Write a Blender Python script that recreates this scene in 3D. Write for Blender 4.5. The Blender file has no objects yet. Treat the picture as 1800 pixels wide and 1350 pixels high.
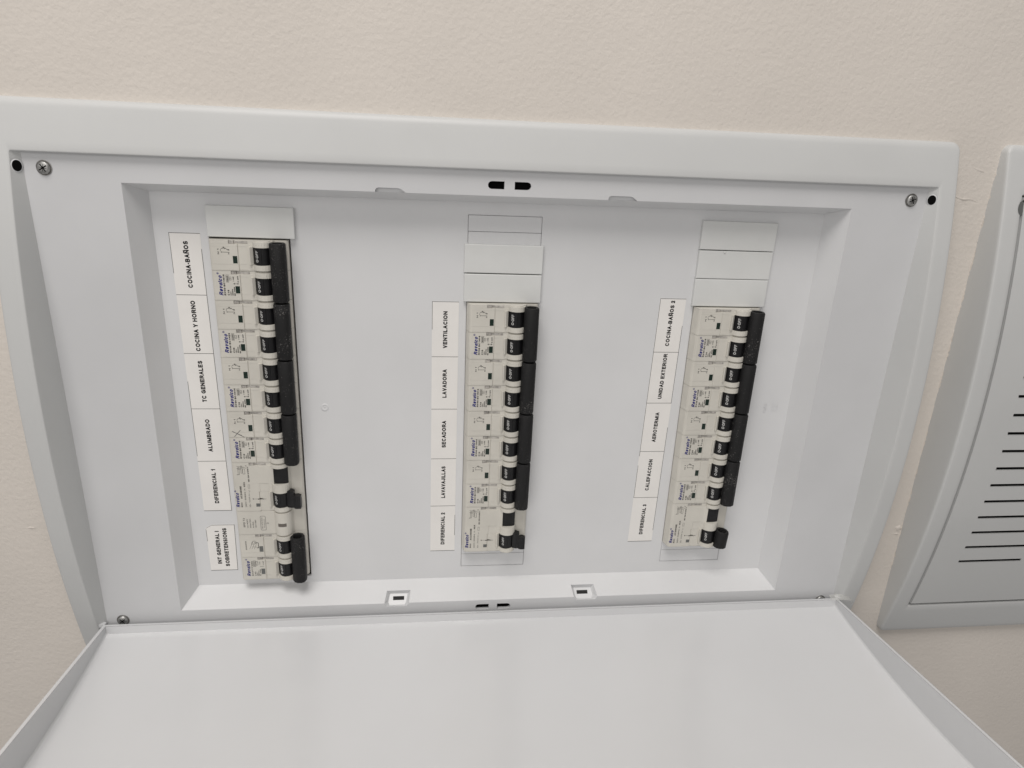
import bpy, bmesh, math, random
from mathutils import Vector, Matrix
random.seed(7)
S = 0.001                      # everything below is written in millimetres
scene = bpy.context.scene
col = scene.collection

# ------------------------------------------------------------------ camera
cam_d = bpy.data.cameras.new("camera"); cam = bpy.data.objects.new("camera", cam_d); col.objects.link(cam)
pitch, yaw, roll = -0.3395, 0.1272, 0.0454
fwd = Vector((math.sin(yaw)*math.cos(pitch), math.cos(yaw)*math.cos(pitch), math.sin(pitch)))
right = Vector((math.cos(yaw), -math.sin(yaw), 0)); up = right.cross(fwd)
r2 = right*math.cos(roll) + up*math.sin(roll); u2 = up*math.cos(roll) - right*math.sin(roll)
M = Matrix((r2, u2, -fwd)).transposed().to_4x4()
M.translation = Vector((-45.86, -423.76, 168.85))*S
cam.matrix_world = M
cam_d.sensor_width = 36; cam_d.lens = 1212.6/1800*36
cam_d.clip_start = 0.01; cam_d.clip_end = 50
scene.camera = cam

# ------------------------------------------------------------------ light (an indoor wall under a ceiling lamp)
world = bpy.data.worlds.new("World"); scene.world = world; world.use_nodes = True
bg = world.node_tree.nodes["Background"]
bg.inputs[0].default_value = (1.01, 0.98, 0.96, 1); bg.inputs[1].default_value = 0.262
def area(name, loc, target, size, power, colour):
    d = bpy.data.lights.new(name, 'AREA'); d.shape = 'RECTANGLE'; d.size, d.size_y = size; d.energy = power; d.color = colour
    o = bpy.data.objects.new(name, d); col.objects.link(o); o.location = loc
    o.rotation_euler = (Vector(target)-Vector(loc)).to_track_quat('-Z', 'Y').to_euler()
    return o
area("ceiling_lamp", (-0.25, -0.75, 1.5), (0, 0, 0), (0.9, 0.7), 15.2, (1.0, 0.958, 0.922))
area("room_light", (-0.5, -1.45, 0.5), (0, 0, 0), (1.2, 0.8), 4.6, (1.0, 0.962, 0.93))
scene.view_settings.view_transform = 'Standard'; scene.view_settings.look = 'None'
scene.view_settings.exposure = 0.18; scene.view_settings.gamma = 1.0
scene.render.engine = 'CYCLES'
scene.cycles.max_bounces = 8

# ------------------------------------------------------------------ materials
def material(name, rgb, rough=0.5, spec=0.4, bevel=0.0, noise=None, mottled=None, metal=0.0, trans=0.0, speck=None, alpha=1.0, dust=None):
    m = bpy.data.materials.new(name); m.use_nodes = True
    nt = m.node_tree; N = nt.nodes; Lk = nt.links; b = N["Principled BSDF"]
    b.inputs["Base Color"].default_value = (*rgb, 1); b.inputs["Roughness"].default_value = rough
    b.inputs["Specular IOR Level"].default_value = spec; b.inputs["Metallic"].default_value = metal
    b.inputs["Transmission Weight"].default_value = trans; b.inputs["Alpha"].default_value = alpha
    tc = N.new("ShaderNodeTexCoord"); geo = N.new("ShaderNodeNewGeometry")
    nrm = None
    if bevel:
        bv = N.new("ShaderNodeBevel"); bv.samples = 4; bv.inputs["Radius"].default_value = bevel*S; nrm = bv.outputs[0]
    for sc_, st, dist, det in (noise or []):
        t = N.new("ShaderNodeTexNoise"); t.inputs["Scale"].default_value = sc_; t.inputs["Detail"].default_value = det
        Lk.new(geo.outputs["Position"], t.inputs["Vector"])
        bp = N.new("ShaderNodeBump"); bp.inputs["Strength"].default_value = st; bp.inputs["Distance"].default_value = dist*S
        Lk.new(t.outputs["Fac"], bp.inputs["Height"])
        if nrm: Lk.new(nrm, bp.inputs["Normal"])
        nrm = bp.outputs[0]
    if nrm: Lk.new(nrm, b.inputs["Normal"])
    if mottled:
        sc_, amt = mottled
        t = N.new("ShaderNodeTexNoise"); t.inputs["Scale"].default_value = sc_; t.inputs["Detail"].default_value = 5
        Lk.new(geo.outputs["Position"], t.inputs["Vector"])
        mr = N.new("ShaderNodeMapRange"); mr.inputs[1].default_value = 0.3; mr.inputs[2].default_value = 0.7
        mr.inputs[3].default_value = 1-amt; mr.inputs[4].default_value = 1+amt*0.5
        Lk.new(t.outputs["Fac"], mr.inputs[0])
        mx = N.new("ShaderNodeMix"); mx.data_type = 'RGBA'; mx.blend_type = 'MULTIPLY'; mx.inputs[0].default_value = 1
        mx.inputs[6].default_value = (*rgb, 1); Lk.new(mr.outputs[0], mx.inputs[7]); Lk.new(mx.outputs[2], b.inputs["Base Color"])
        mr2 = N.new("ShaderNodeMapRange"); mr2.inputs[3].default_value = rough*0.85; mr2.inputs[4].default_value = min(1, rough*1.15)
        Lk.new(t.outputs["Fac"], mr2.inputs[0]); Lk.new(mr2.outputs[0], b.inputs["Roughness"])
    if dust:                                       # a few dark specks of dirt, each where it fell
        dens, amt = dust
        vo = N.new("ShaderNodeTexVoronoi"); vo.inputs["Scale"].default_value = dens; vo.inputs["Randomness"].default_value = 1
        nz = N.new("ShaderNodeTexNoise"); nz.inputs["Scale"].default_value = 1400
        Lk.new(geo.outputs["Position"], nz.inputs["Vector"]); Lk.new(geo.outputs["Position"], vo.inputs["Vector"])
        sep = N.new("ShaderNodeSeparateColor"); Lk.new(vo.outputs["Color"], sep.inputs[0])
        rad = N.new("ShaderNodeMath"); rad.operation = 'MULTIPLY'; rad.inputs[1].default_value = 0.034; Lk.new(sep.outputs[0], rad.inputs[0])
        dn = N.new("ShaderNodeMath"); dn.operation = 'MULTIPLY_ADD'; dn.inputs[1].default_value = 0.03; Lk.new(nz.outputs["Fac"], dn.inputs[0]); Lk.new(vo.outputs["Distance"], dn.inputs[2])
        lt = N.new("ShaderNodeMath"); lt.operation = 'LESS_THAN'; Lk.new(dn.outputs[0], lt.inputs[0]); Lk.new(rad.outputs[0], lt.inputs[1])
        am = N.new("ShaderNodeMath"); am.operation = 'MULTIPLY'; am.inputs[1].default_value = amt; Lk.new(lt.outputs[0], am.inputs[0])
        mx = N.new("ShaderNodeMix"); mx.data_type = 'RGBA'; Lk.new(am.outputs[0], mx.inputs[0])
        src = b.inputs["Base Color"].links[0].from_socket if b.inputs["Base Color"].links else None
        if src: Lk.new(src, mx.inputs[6])
        else: mx.inputs[6].default_value = (*rgb, 1)
        mx.inputs[7].default_value = (0.16, 0.15, 0.13, 1); Lk.new(mx.outputs[2], b.inputs["Base Color"])
    if speck:
        sc_, thr, colr = speck                     # dust specks and scuffs
        t = N.new("ShaderNodeTexNoise"); t.inputs["Scale"].default_value = sc_; t.inputs["Detail"].default_value = 3; t.inputs["Roughness"].default_value = 0.7
        Lk.new(geo.outputs["Position"], t.inputs["Vector"])
        t2 = N.new("ShaderNodeTexNoise"); t2.inputs["Scale"].default_value = 70; Lk.new(geo.outputs["Position"], t2.inputs["Vector"])
        ad = N.new("ShaderNodeMath"); ad.operation = 'MULTIPLY_ADD'; ad.inputs[1].default_value = 0.45
        Lk.new(t2.outputs["Fac"], ad.inputs[0]); Lk.new(t.outputs["Fac"], ad.inputs[2])
        mr = N.new("ShaderNodeMapRange"); mr.inputs[1].default_value = thr; mr.inputs[2].default_value = thr+0.1
        Lk.new(ad.outputs[0], mr.inputs[0])
        mx = N.new("ShaderNodeMix"); mx.data_type = 'RGBA'; Lk.new(mr.outputs[0], mx.inputs[0])
        mx.inputs[6].default_value = (*rgb, 1); mx.inputs[7].default_value = (*colr, 1); Lk.new(mx.outputs[2], b.inputs["Base Color"])
    return m
MAT = {
 'wall':    material("painted_plaster", (0.688, 0.643, 0.59), 0.85, 0.2, noise=[(60, 0.09, 2.5, 3), (430, 0.56, 0.65, 5)], mottled=(9, 0.05)),
 'plastic': material("white_cabinet_plastic", (0.564, 0.572, 0.568), 0.42, 0.4, bevel=0.8, noise=[(900, 0.10, 0.05, 2)], mottled=(14, 0.035), dust=(26, 0.55)),
 'inner':   material("white_cover_plastic", (0.605, 0.612, 0.622), 0.38, 0.4, bevel=0.7, noise=[(1100, 0.08, 0.05, 2)], mottled=(18, 0.035), dust=(26, 0.55)),
 'cover':   material("brightened_recess_plastic", (0.675, 0.682, 0.69), 0.36, 0.4, bevel=0.7, noise=[(1100, 0.08, 0.05, 2)], mottled=(18, 0.035), dust=(26, 0.55)),  # lighter copy of the seat plastic: the bright centre is put in its colour
 'door':    material("white_door_plastic", (0.65, 0.658, 0.668), 0.17, 0.6, bevel=0.7, noise=[(1100, 0.06, 0.05, 2), (12, 0.05, 3, 2)], mottled=(10, 0.025), dust=(26, 0.55)),
 'blank':   material("blanking_plastic", (0.66, 0.67, 0.66), 0.4, 0.4, bevel=0.3, mottled=(60, 0.03)),
 'case':    material("breaker_case_plastic", (0.605, 0.585, 0.53), 0.45, 0.4, bevel=0.25, mottled=(60, 0.06)),
 'clip':    material("grey_latch_plastic", (0.44, 0.42, 0.39), 0.25, 0.5, bevel=0.2, mottled=(500, 0.45)),
 'black':   material("black_toggle_plastic", (0.0075, 0.0075, 0.0085), 0.36, 0.35, bevel=0.2, mottled=(200, 0.2)),
 'tie':     material("black_tie_bar_plastic", (0.011, 0.011, 0.0115), 0.6, 0.28, bevel=0.3, noise=[(1500, 0.5, 0.2, 3)], speck=(1100, 0.86, (0.16, 0.155, 0.15))),
 'green':   material("green_indicator", (0.004, 0.019, 0.012), 0.25, 0.5),
 'greyind': material("grey_indicator", (0.12, 0.125, 0.12), 0.3, 0.5),
 'smoke':   material("smoked_window", (0.13, 0.115, 0.10), 0.3, 0.5),
 'ink':     material("black_ink", (0.015, 0.015, 0.015), 0.7, 0.2),
 'greyink': material("grey_ink", (0.03, 0.028, 0.027), 0.7, 0.2),
 'blue':    material("blue_ink", (0.022, 0.024, 0.17), 0.6, 0.2),
 'white':   material("white_ink", (0.62, 0.62, 0.61), 0.6, 0.2),
 'paper':   material("label_paper", (0.80, 0.785, 0.76), 0.75, 0.2, noise=[(400, 0.1, 0.1, 2)], mottled=(60, 0.03)),
 'hole':    material("hole_shade_black", (0.006, 0.006, 0.006), 0.9, 0.0),  # black that paints in the shade of holes and gaps
 'inside':  material("box_interior_shade", (0.035, 0.035, 0.035), 0.9, 0.1),  # near-black colour standing in for the shade of deep spaces
 'steel':   material("screw_steel", (0.42, 0.42, 0.41), 0.42, 0.5, metal=0.9, bevel=0.2, mottled=(600, 0.35)),
 'tape':    material("clear_tape", (0.80, 0.80, 0.76), 0.25, 0.5, alpha=0.3),
 'pencil':  material("pencil_mark", (0.10, 0.10, 0.10), 0.6, 0.3),
}

# ------------------------------------------------------------------ helpers
def mesh_obj(name, bm_or_data, mat, parent=None, smooth=False, kind=None, autosmooth=None):
    if isinstance(bm_or_data, bmesh.types.BMesh):
        me = bpy.data.meshes.new(name); bm_or_data.to_mesh(me); bm_or_data.free()
    elif isinstance(bm_or_data, tuple):
        me = bpy.data.meshes.new(name); me.from_pydata([Vector(v)*S for v in bm_or_data[0]], [], bm_or_data[1]); me.update()
    else:
        me = bm_or_data
    if not me.materials: me.materials.append(MAT[mat])
    if smooth:
        for p in me.polygons: p.use_smooth = True
    if autosmooth: me.set_sharp_from_angle(angle=math.radians(autosmooth))
    o = bpy.data.objects.new(name, me); col.objects.link(o); o.parent = parent
    if kind: o["kind"] = kind
    return o
def tag(o, label, cat, group=None):
    o["label"] = label; o["category"] = cat
    if group: o["group"] = group
    return o
def empty(name, loc=(0, 0, 0)):
    o = bpy.data.objects.new(name, None); col.objects.link(o); o.location = Vector(loc)*S
    o.empty_display_size = 0.01; return o
class MB:
    """collects vertices and faces in millimetres"""
    def __init__(self): self.v = []; self.f = []
    def add(self, v, f):
        n = len(self.v); self.v += list(v); self.f += [tuple(i+n for i in q) for q in f]; return self
    def box(self, x0, x1, y0, y1, z0, z1):
        v = [(x, y, z) for x in (x0, x1) for y in (y0, y1) for z in (z0, z1)]
        return self.add(v, [(0, 1, 3, 2), (4, 6, 7, 5), (0, 4, 5, 1), (2, 3, 7, 6), (0, 2, 6, 4), (1, 5, 7, 3)])
    def prism(self, prof, z0, z1):
        """prof: list of (x, h); h stands out from the cover plate (world -Y); extruded along z"""
        n = len(prof)
        v = [(x, -h, z0) for x, h in prof] + [(x, -h, z1) for x, h in prof]
        f = [(i, (i+1) % n, (i+1) % n+n, i+n) for i in range(n)] + [tuple(range(n-1, -1, -1)), tuple(range(n, 2*n))]
        return self.add(v, f)
    def build(self, name, mat, parent=None, **k):
        bm = bmesh.new(); vs = [bm.verts.new(Vector(p)*S) for p in self.v]
        for q in self.f:
            try: bm.faces.new([vs[i] for i in q])
            except ValueError: pass
        if not k.pop('flat', False): bmesh.ops.recalc_face_normals(bm, faces=bm.faces)
        return mesh_obj(name, bm, mat, parent, **k)
def rounded_box(mb, x0, x1, y0, y1, z0, z1, r=0.6):
    """box with its front (y0, the low y) edges chamfered in two steps"""
    loops = []
    for (d, yy) in ((0, y1), (0, y0+r), (r*0.3, y0+r*0.3), (r, y0)):
        loops.append([(x0+d, yy, z0+d), (x1-d, yy, z0+d), (x1-d, yy, z1-d), (x0+d, yy, z1-d)])
    v = sum(loops, []); f = []
    for k in range(3):
        for i in range(4): a = k*4+i; b = k*4+(i+1) % 4; f.append((a, b, b+4, a+4))
    f += [(3, 2, 1, 0), (12, 13, 14, 15)]
    mb.add(v, f)
def planar(outer, holes, y, depth=0.0):
    """a flat sheet in the xz plane with real holes; the holes' rims go back by depth"""
    bm = bmesh.new(); edges = []; rims = []
    for loop in [outer]+holes:
        vs = [bm.verts.new((x*S, y*S, z*S)) for x, z in loop]
        edges += [bm.edges.new((vs[i], vs[(i+1) % len(vs)])) for i in range(len(vs))]
        rims.append(vs)
    bmesh.ops.triangle_fill(bm, use_beauty=True, use_dissolve=False, edges=edges, normal=(0, -1, 0))
    if depth:
        for vs in rims[1:]:
            ws = [bm.verts.new(v.co+Vector((0, depth*S, 0))) for v in vs]
            for i in range(len(vs)):
                j = (i+1) % len(vs); bm.faces.new((vs[i], vs[j], ws[j], ws[i]))
    return bm

# text turned into flat geometry -------------------------------------------------
_tc = {}
def glyphs(txt, bold=0.0, shear=0.0, sp=1.0):
    """2-D outline faces of a line of text, scaled so that a capital is 1 high"""
    key = (txt, bold, shear, sp)
    if key in _tc: return _tc[key]
    cu = bpy.data.curves.new("t", 'FONT'); cu.body = txt; cu.size = 1; cu.offset = bold; cu.shear = shear
    cu.resolution_u = 2; cu.fill_mode = 'BOTH'; cu.space_character = sp
    o = bpy.data.objects.new("t", cu); col.objects.link(o)
    dg = bpy.context.evaluated_depsgraph_get(); me = o.evaluated_get(dg).to_mesh()
    v = [(p.co.x/0.73, p.co.y/0.73) for p in me.vertices]; f = [tuple(p.vertices) for p in me.polygons]
    o.evaluated_get(dg).to_mesh_clear(); bpy.data.objects.remove(o); bpy.data.curves.remove(cu)
    x0 = min(p[0] for p in v); x1 = max(p[0] for p in v)
    _tc[key] = ([(x-x0, y) for x, y in v], f, x1-x0); return _tc[key]
def _arc(cx, cy, rx, ry, a0, a1, n=8):
    return [(cx+rx*math.cos(math.radians(a0+(a1-a0)*i/n)), cy+ry*math.sin(math.radians(a0+(a1-a0)*i/n))) for i in range(n+1)]
# advance width, then centre lines in a unit box: a plain grotesque alphabet
SANS = {
 'A': (1.0, [[(0, 0), (.5, 1), (1, 0)], [(.18, .34), (.82, .34)]]),
 'B': (1.0, [[(0, .53), (0, 0), (.55, 0)]+_arc(.6, .265, .4, .265, -90, 90)+[(0, .53), (0, 1), (.55, 1)]+_arc(.58, .765, .36, .235, 90, -80)]),
 'C': (1.02, [_arc(.52, .5, .52, .5, 48, 312, 16)]),
 'D': (1.0, [[(0, 0), (0, 1), (.45, 1)]+_arc(.45, .5, .55, .5, 90, -90, 12)+[(0, 0)]]),
 'E': (.93, [[(1, 1), (0, 1), (0, 0), (1, 0)], [(0, .52), (.92, .52)]]), 'F': (.86, [[(1, 1), (0, 1), (0, 0)], [(0, .5), (.85, .5)]]),
 'G': (1.08, [_arc(.5, .5, .5, .5, 48, 345, 16)[:-1]+[(1, .12), (1, .45), (.58, .45)]]),
 'H': (1.0, [[(0, 0), (0, 1)], [(1, 0), (1, 1)], [(0, .52), (1, .52)]]), 'I': (.39, [[(.5, 0), (.5, 1)]]),
 'J': (.78, [[(1, 1), (1, .3)]+_arc(.5, .3, .5, .3, 0, -175)]), 'L': (.86, [[(0, 1), (0, 0), (1, 0)]]),
 'M': (1.16, [[(0, 0), (0, 1), (.5, .05), (1, 1), (1, 0)]]), 'N': (1.0, [[(0, 0), (0, 1), (1, 0), (1, 1)]]),
 'O': (1.1, [_arc(.5, .5, .5, .5, 90, 450, 20)]), 'P': (.93, [[(0, 0), (0, 1), (.55, 1)]+_arc(.6, .72, .4, .28, 90, -90)+[(0, .44)]]),
 'R': (1.0, [[(0, 0), (0, 1), (.55, 1)]+_arc(.58, .74, .38, .26, 90, -90)+[(0, .48)], [(.5, .48), (1, 0)]]),
 'S': (.93, [_arc(.5, .74, .45, .26, 35, 250, 10)+_arc(.5, .26, .5, .26, 75, -150, 12)]),
 'T': (.86, [[(0, 1), (1, 1)], [(.5, 1), (.5, 0)]]), 'U': (1.0, [[(0, 1), (0, .36)]+_arc(.5, .36, .5, .36, 180, 360, 12)+[(1, 1)]]),
 'V': (.94, [[(0, 1), (.5, 0), (1, 1)]]), 'X': (.94, [[(0, 0), (1, 1)], [(0, 1), (1, 0)]]), 'Y': (.94, [[(0, 1), (.5, .45), (1, 1)], [(.5, .45), (.5, 0)]]), 'Z': (.86, [[(0, 1), (1, 1), (0, 0), (1, 0)]]),
 '1': (.78, [[(.15, .74), (.6, 1), (.6, 0)]]), '2': (.78, [_arc(.5, .7, .47, .3, 165, -25, 10)+[(.05, 0), (1, 0)]]), '3': (.78, [_arc(.48, .76, .44, .24, 155, -90, 10)+_arc(.48, .26, .5, .26, 90, -155, 10)]),
 '4': (.78, [[(.72, 0), (.72, 1), (0, .3), (1, .3)]]), '5': (.78, [[(.9, 1), (.2, 1), (.1, .52)]+_arc(.48, .32, .5, .32, 120, -155, 10)]), '6': (.78, [_arc(.5, .31, .5, .31, 90, 450, 14)+[], [(.02, .35)]+_arc(.55, .55, .53, .45, 180, 50, 8)]),
 '8': (.78, [_arc(.5, .75, .42, .25, 90, 450, 12), _arc(.5, .26, .5, .26, 90, 450, 14)]), '9': (.78, [_arc(.5, .69, .5, .31, 90, 450, 14), [(.98, .65)]+_arc(.45, .45, .53, .45, 0, -130, 8)]), '0': (.78, [_arc(.5, .5, .5, .5, 90, 450, 18)]), '-': (.5, [[(0, .36), (1, .36)]]), ' ': (.4, []), '·': (.4, [[(.3, .45), (.7, .45)]]), '.': (.35, [[(.4, 0), (.6, 0)]]), '/': (.4, [[(0, 0), (1, 1)]]), '=': (.7, [[(0, .3), (1, .3)], [(0, .62), (1, .62)]]), '~': (.7, [[(0, .35), (.3, .5), (.7, .35), (1, .5)]]),
 'e': (.80, [[(.03, .36), (1, .36)]+_arc(.5, .36, .5, .36, 0, 310, 14)]), 'v': (.76, [[(0, .72), (.5, 0), (1, .72)]]), 'a': (.82, [_arc(.45, .33, .45, .33, 40, 400, 14), [(.95, .72), (.95, 0)]]),
 'l': (.36, [[(.5, 1), (.5, 0)]]), 'c': (.78, [_arc(.52, .36, .52, .36, 45, 315, 12)]), 'o': (.84, [_arc(.5, .36, .5, .36, 90, 450, 16)]), 'z': (.7, [[(0, .7), (1, .7), (0, 0), (1, 0)]]), 'n': (.8, [[(0, .72), (0, 0)], [(0, .4)]+_arc(.5, .42, .5, .3, 170, 0, 8)+[(1, 0)]]), 'm': (1.2, [[(0, .72), (0, 0)], [(0, .5), (.25, .72), (.5, .5), (.5, 0)], [(.5, .5), (.75, .72), (1, .5), (1, 0)]]), 'x': (.76, [[(0, 0), (1, .72)], [(0, .72), (1, 0)]]), 'k': (.76, [[(0, 0), (0, 1)], [(1, .72), (0, .3)], [(.35, .42), (1, 0)]]), 'p': (.84, [[(0, .72), (0, -.3)], _arc(.5, .36, .5, .36, 90, 450, 14)]),
}
SANS['Ñ'] = (SANS['N'][0], SANS['N'][1]+[[(.12, 1.22), (.32, 1.32), (.62, 1.2), (.84, 1.3)]])
_sc = {}
def sans(txt, t=0.19, shear=0.0):
    """outline faces of a line of text in that alphabet; t = thickness of the strokes for capitals 1 high"""
    key = (txt, t, shear)
    if key in _sc: return _sc[key]
    V, F, x, layer = [], [], 0.0, 0
    for ch in txt:
        adv, strokes = SANS[ch]; w = adv-0.13
        parts = []
        for st in strokes:
            q = [(x+0.065+t/2+a*(w-t), t/2+b*(1-t)) for a, b in st]
            q = [p for i, p in enumerate(q) if i == 0 or abs(p[0]-q[i-1][0])+abs(p[1]-q[i-1][1]) > 1e-4]
            cur = [q[0]]
            for i in range(1, len(q)):
                cur.append(q[i])
                if i < len(q)-1:
                    d0 = Vector((q[i][0]-q[i-1][0], q[i][1]-q[i-1][1])).normalized(); d1 = Vector((q[i+1][0]-q[i][0], q[i+1][1]-q[i][1])).normalized()
                    if d0.dot(d1) < 0.6: parts.append(cur); cur = [q[i]]
            parts.append(cur)
        for q in parts:
            layer += 1; zl = 0.004*(layer % 7)
            closed = len(q) > 3 and abs(q[0][0]-q[-1][0])+abs(q[0][1]-q[-1][1]) < 1e-3
            n0 = len(V); n = len(q)
            for i in range(n):
                p0 = q[i-1] if i else (q[-2] if closed else None); p1 = q[i+1] if i < n-1 else (q[1] if closed else None)
                d0 = Vector((q[i][0]-p0[0], q[i][1]-p0[1])).normalized() if p0 else None; d1 = Vector((p1[0]-q[i][0], p1[1]-q[i][1])).normalized() if p1 else None
                if d0 is None: d0 = d1
                if d1 is None: d1 = d0
                n_ = Vector((-d0.y-d1.y, d0.x+d1.x)).normalized(); k = t/2/max(0.5, n_.dot(Vector((-d1.y, d1.x))))
                ext = Vector((0, 0)) if closed or i not in (0, n-1) else (-d1 if i == 0 else d0)*t*0.45
                V.append((q[i][0]+n_.x*k+ext.x, q[i][1]+n_.y*k+ext.y, zl)); V.append((q[i][0]-n_.x*k+ext.x, q[i][1]-n_.y*k+ext.y, zl))
            F += [(n0+2*i, n0+2*i+1, n0+2*i+3, n0+2*i+2) for i in range(n-1)]
        x += adv
    V = [(a+b*shear, b, c) for a, b, c in V]
    x0 = min(p[0] for p in V); x1 = max(p[0] for p in V)
    _sc[key] = ([(a-x0, b, c) for a, b, c in V], F, x1-x0); return _sc[key]
def write(mb, txt, x, z, cap, length=None, h=0.0, bold=0.0, shear=0.0, centre=False, mapper=None):
    """text that reads upwards (+z), with its capitals pointing to -x; (x, z) is the start of the base line"""
    if all(ch in SANS for ch in txt): v, f, w = sans(txt, 0.15+2.0*bold, shear)
    else: v, f, w = glyphs(txt, bold, shear)
    k = cap if length is None else length/w
    z0 = z - (w*k/2 if centre else 0)
    fn = mapper or (lambda X, Z: (X, -h, Z))
    out = []
    for p in v:
        X, Y, Z = fn(x - p[1]*cap, z0 + p[0]*k); out.append((X, Y-(p[2] if len(p) > 2 else 0), Z))
    mb.add(out, f)
def stroke(mb, pts, w, h):
    for (xa, za), (xb, zb) in zip(pts, pts[1:]):
        d = Vector((xb-xa, zb-za)); n = Vector((-d.y, d.x)).normalized()*w/2 if d.length else Vector((w/2, 0))
        mb.add([(xa+n.x, -h, za+n.y), (xb+n.x, -h, zb+n.y), (xb-n.x, -h, zb-n.y), (xa-n.x, -h, za-n.y)], [(0, 1, 2, 3)])

# ------------------------------------------------------------------ dimensions shared by both cabinets
WALL_Y = -8.0                                     # face of the plaster; the cover plate of the open cabinet is at y = 0
def front(z): return -35.6 + 15.9*(z/152.0)**2     # the cabinet's front is bowed from top to bottom
OUT_W, OUT_H, IN_W, IN_H = 274.8, 179.3, 262.2, 152.4

# ------------------------------------------------------------------ wall
def rect(x0, x1, z0, z1): return [(x0, z0), (x1, z0), (x1, z1), (x0, z1)]
BX2 = 307.2 + OUT_W
wall = mesh_obj("wall", planar(rect(-1500, 2200, -1300, 1500), [rect(-266, 266, -170, 170), rect(BX2-266, BX2+266, -170, 170)], WALL_Y, 60), 'wall', kind='structure')
tag(wall, "pinkish beige painted plaster wall with a fine grainy texture behind both cabinets", "wall")

def ridge(pts, w, h):
    mb_ = [[], []]
    for i, (x, z) in enumerate(pts):
        k = math.sin(math.pi*(i+0.3)/(len(pts)-0.4)); ww = w*k*random.uniform(0.7, 1.3)
        mb_[0] += [(x, WALL_Y+0.1, z+ww), (x+random.uniform(-.3, .3), WALL_Y-h*k*random.uniform(0.6, 1.2), z+ww*0.1), (x, WALL_Y+0.1, z-ww)]
    for i in range(len(pts)-1):
        a = i*3; mb_[1] += [(a, a+1, a+4, a+3), (a+1, a+2, a+5, a+4)]
    o = mesh_obj("plaster_ridge", (mb_[0], mb_[1]), 'wall', wall, smooth=True); return o
ridge([(278+i*2.2, 148-0.35*i+0.5*math.sin(i)) for i in range(11)], 0.7, 0.55); ridge([(291+i*1.6, 165-0.5*i) for i in range(6)], 0.8, 0.5)
ridge([(301.5+i*0.9, -93+0.8*math.sin(i*2)) for i in range(7)], 2.2, 1.6); ridge([(302+i*0.8, -98+0.7*math.sin(i*3)) for i in range(6)], 1.2, 1.0)
ridge([(-300+i*1.2, -78+0.6*math.sin(i)) for i in range(5)], 0.9, 0.6); ridge([(-288+i*1.0, -79+0.4*math.sin(i)) for i in range(5)], 0.7, 0.5)
zz = 170.0
while zz > -120:                                    # ragged edge of wall paint on the flank of the closed cabinet
    ln = random.uniform(6, 26); n = max(3, int(ln/1.2)); vv = []; ff = []
    for i in range(n+1):
        k = math.sin(math.pi*(i+0.2)/(n+0.4)); y1 = WALL_Y-random.uniform(0.2, 1.5)*k
        vv += [(306.9, WALL_Y+0.2, zz-ln*i/n), (307.28-random.uniform(0, 0.25), y1, zz-ln*i/n)]
    ff = [(2*i, 2*i+1, 2*i+3, 2*i+2) for i in range(n)]
    mesh_obj("paint_edge", (vv, ff), 'wall', wall, smooth=True); zz -= ln+random.uniform(0.5, 9)

# ------------------------------------------------------------------ the cabinets' bowed frame
def loop_pts(cx, w, h, r, nx=10, nz=40, nc=5):
    """counter-clockwise points of a rounded rectangle, the same count for any size"""
    pts = []
    corners = [(w-r, h-r, 0), (-w+r, h-r, 90), (-w+r, -h+r, 180), (w-r, -h+r, 270)]
    for k, (x, z, a0) in enumerate(corners):
        for i in range(nc+1):
            a = math.radians(a0+90*i/nc); pts.append((cx+x+r*math.cos(a), z+r*math.sin(a)))
        x2, z2, a2 = corners[(k+1) % 4]
        p = pts[-1]; q = (cx+x2+r*math.cos(math.radians(a2)), z2+r*math.sin(math.radians(a2)))
        n = nx if k % 2 == 0 else nz
        for i in range(1, n): t = i/n; pts.append((p[0]+(q[0]-p[0])*t, p[1]+(q[1]-p[1])*t))
    return pts
def frame(parent, cx, back_y, oh=OUT_H):
    loops = []
    def L(w, h, r, fy): loops.append([(x, fy(z), z) for x, z in loop_pts(cx, w, h, r)])
    L(OUT_W, oh, 5, lambda z: WALL_Y+2)
    L(OUT_W, oh, 5, lambda z: min(front(z)+2.2, WALL_Y-1))
    for a in (25, 50, 75, 90):
        d = 4.2*(1-math.cos(math.radians(a))); dx = 0.28*d; e = 2.2*(1-math.sin(math.radians(a)))
        L(OUT_W-dx, oh-d, max(1.0, 5-d*0.85), lambda z, e=e: min(front(z)+e, WALL_Y-1.5))
    for t in (0.2, 0.4, 0.6, 0.8, 1.0):
        L(OUT_W-1.2+(IN_W+0.8-OUT_W+1.2)*t, oh-4.2+(IN_H+1.2-oh+4.2)*t, 1.0, lambda z: front(z))
    L(IN_W+0.35, IN_H+0.5, 0.9, lambda z: front(z)+0.25)
    L(IN_W, IN_H, 0.8, lambda z: front(z)+1.0)
    L(258.7, IN_H-0.15, 0.8, lambda z: back_y)
    n = len(loops[0]); v = sum(loops, []); f = []
    for k in range(len(loops)-1):
        for i in range(n): a = k*n+i; b = k*n+(i+1) % n; f.append((a, b, b+n, a+n))
    mb = MB(); mb.add(v, f)
    return mb.build("frame", 'plastic', parent, smooth=True, autosmooth=35)

board = empty("distribution_board", (0, WALL_Y, -177))
tag(board, "open white plastic distribution board set in the wall, holding three columns of breakers", "fuse box")
def under(o, root):                                # parent without moving
    o.parent = root; o.matrix_parent_inverse = Matrix.Translation(-root.location); return o
under(frame(None, 0, -16), board)

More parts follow.
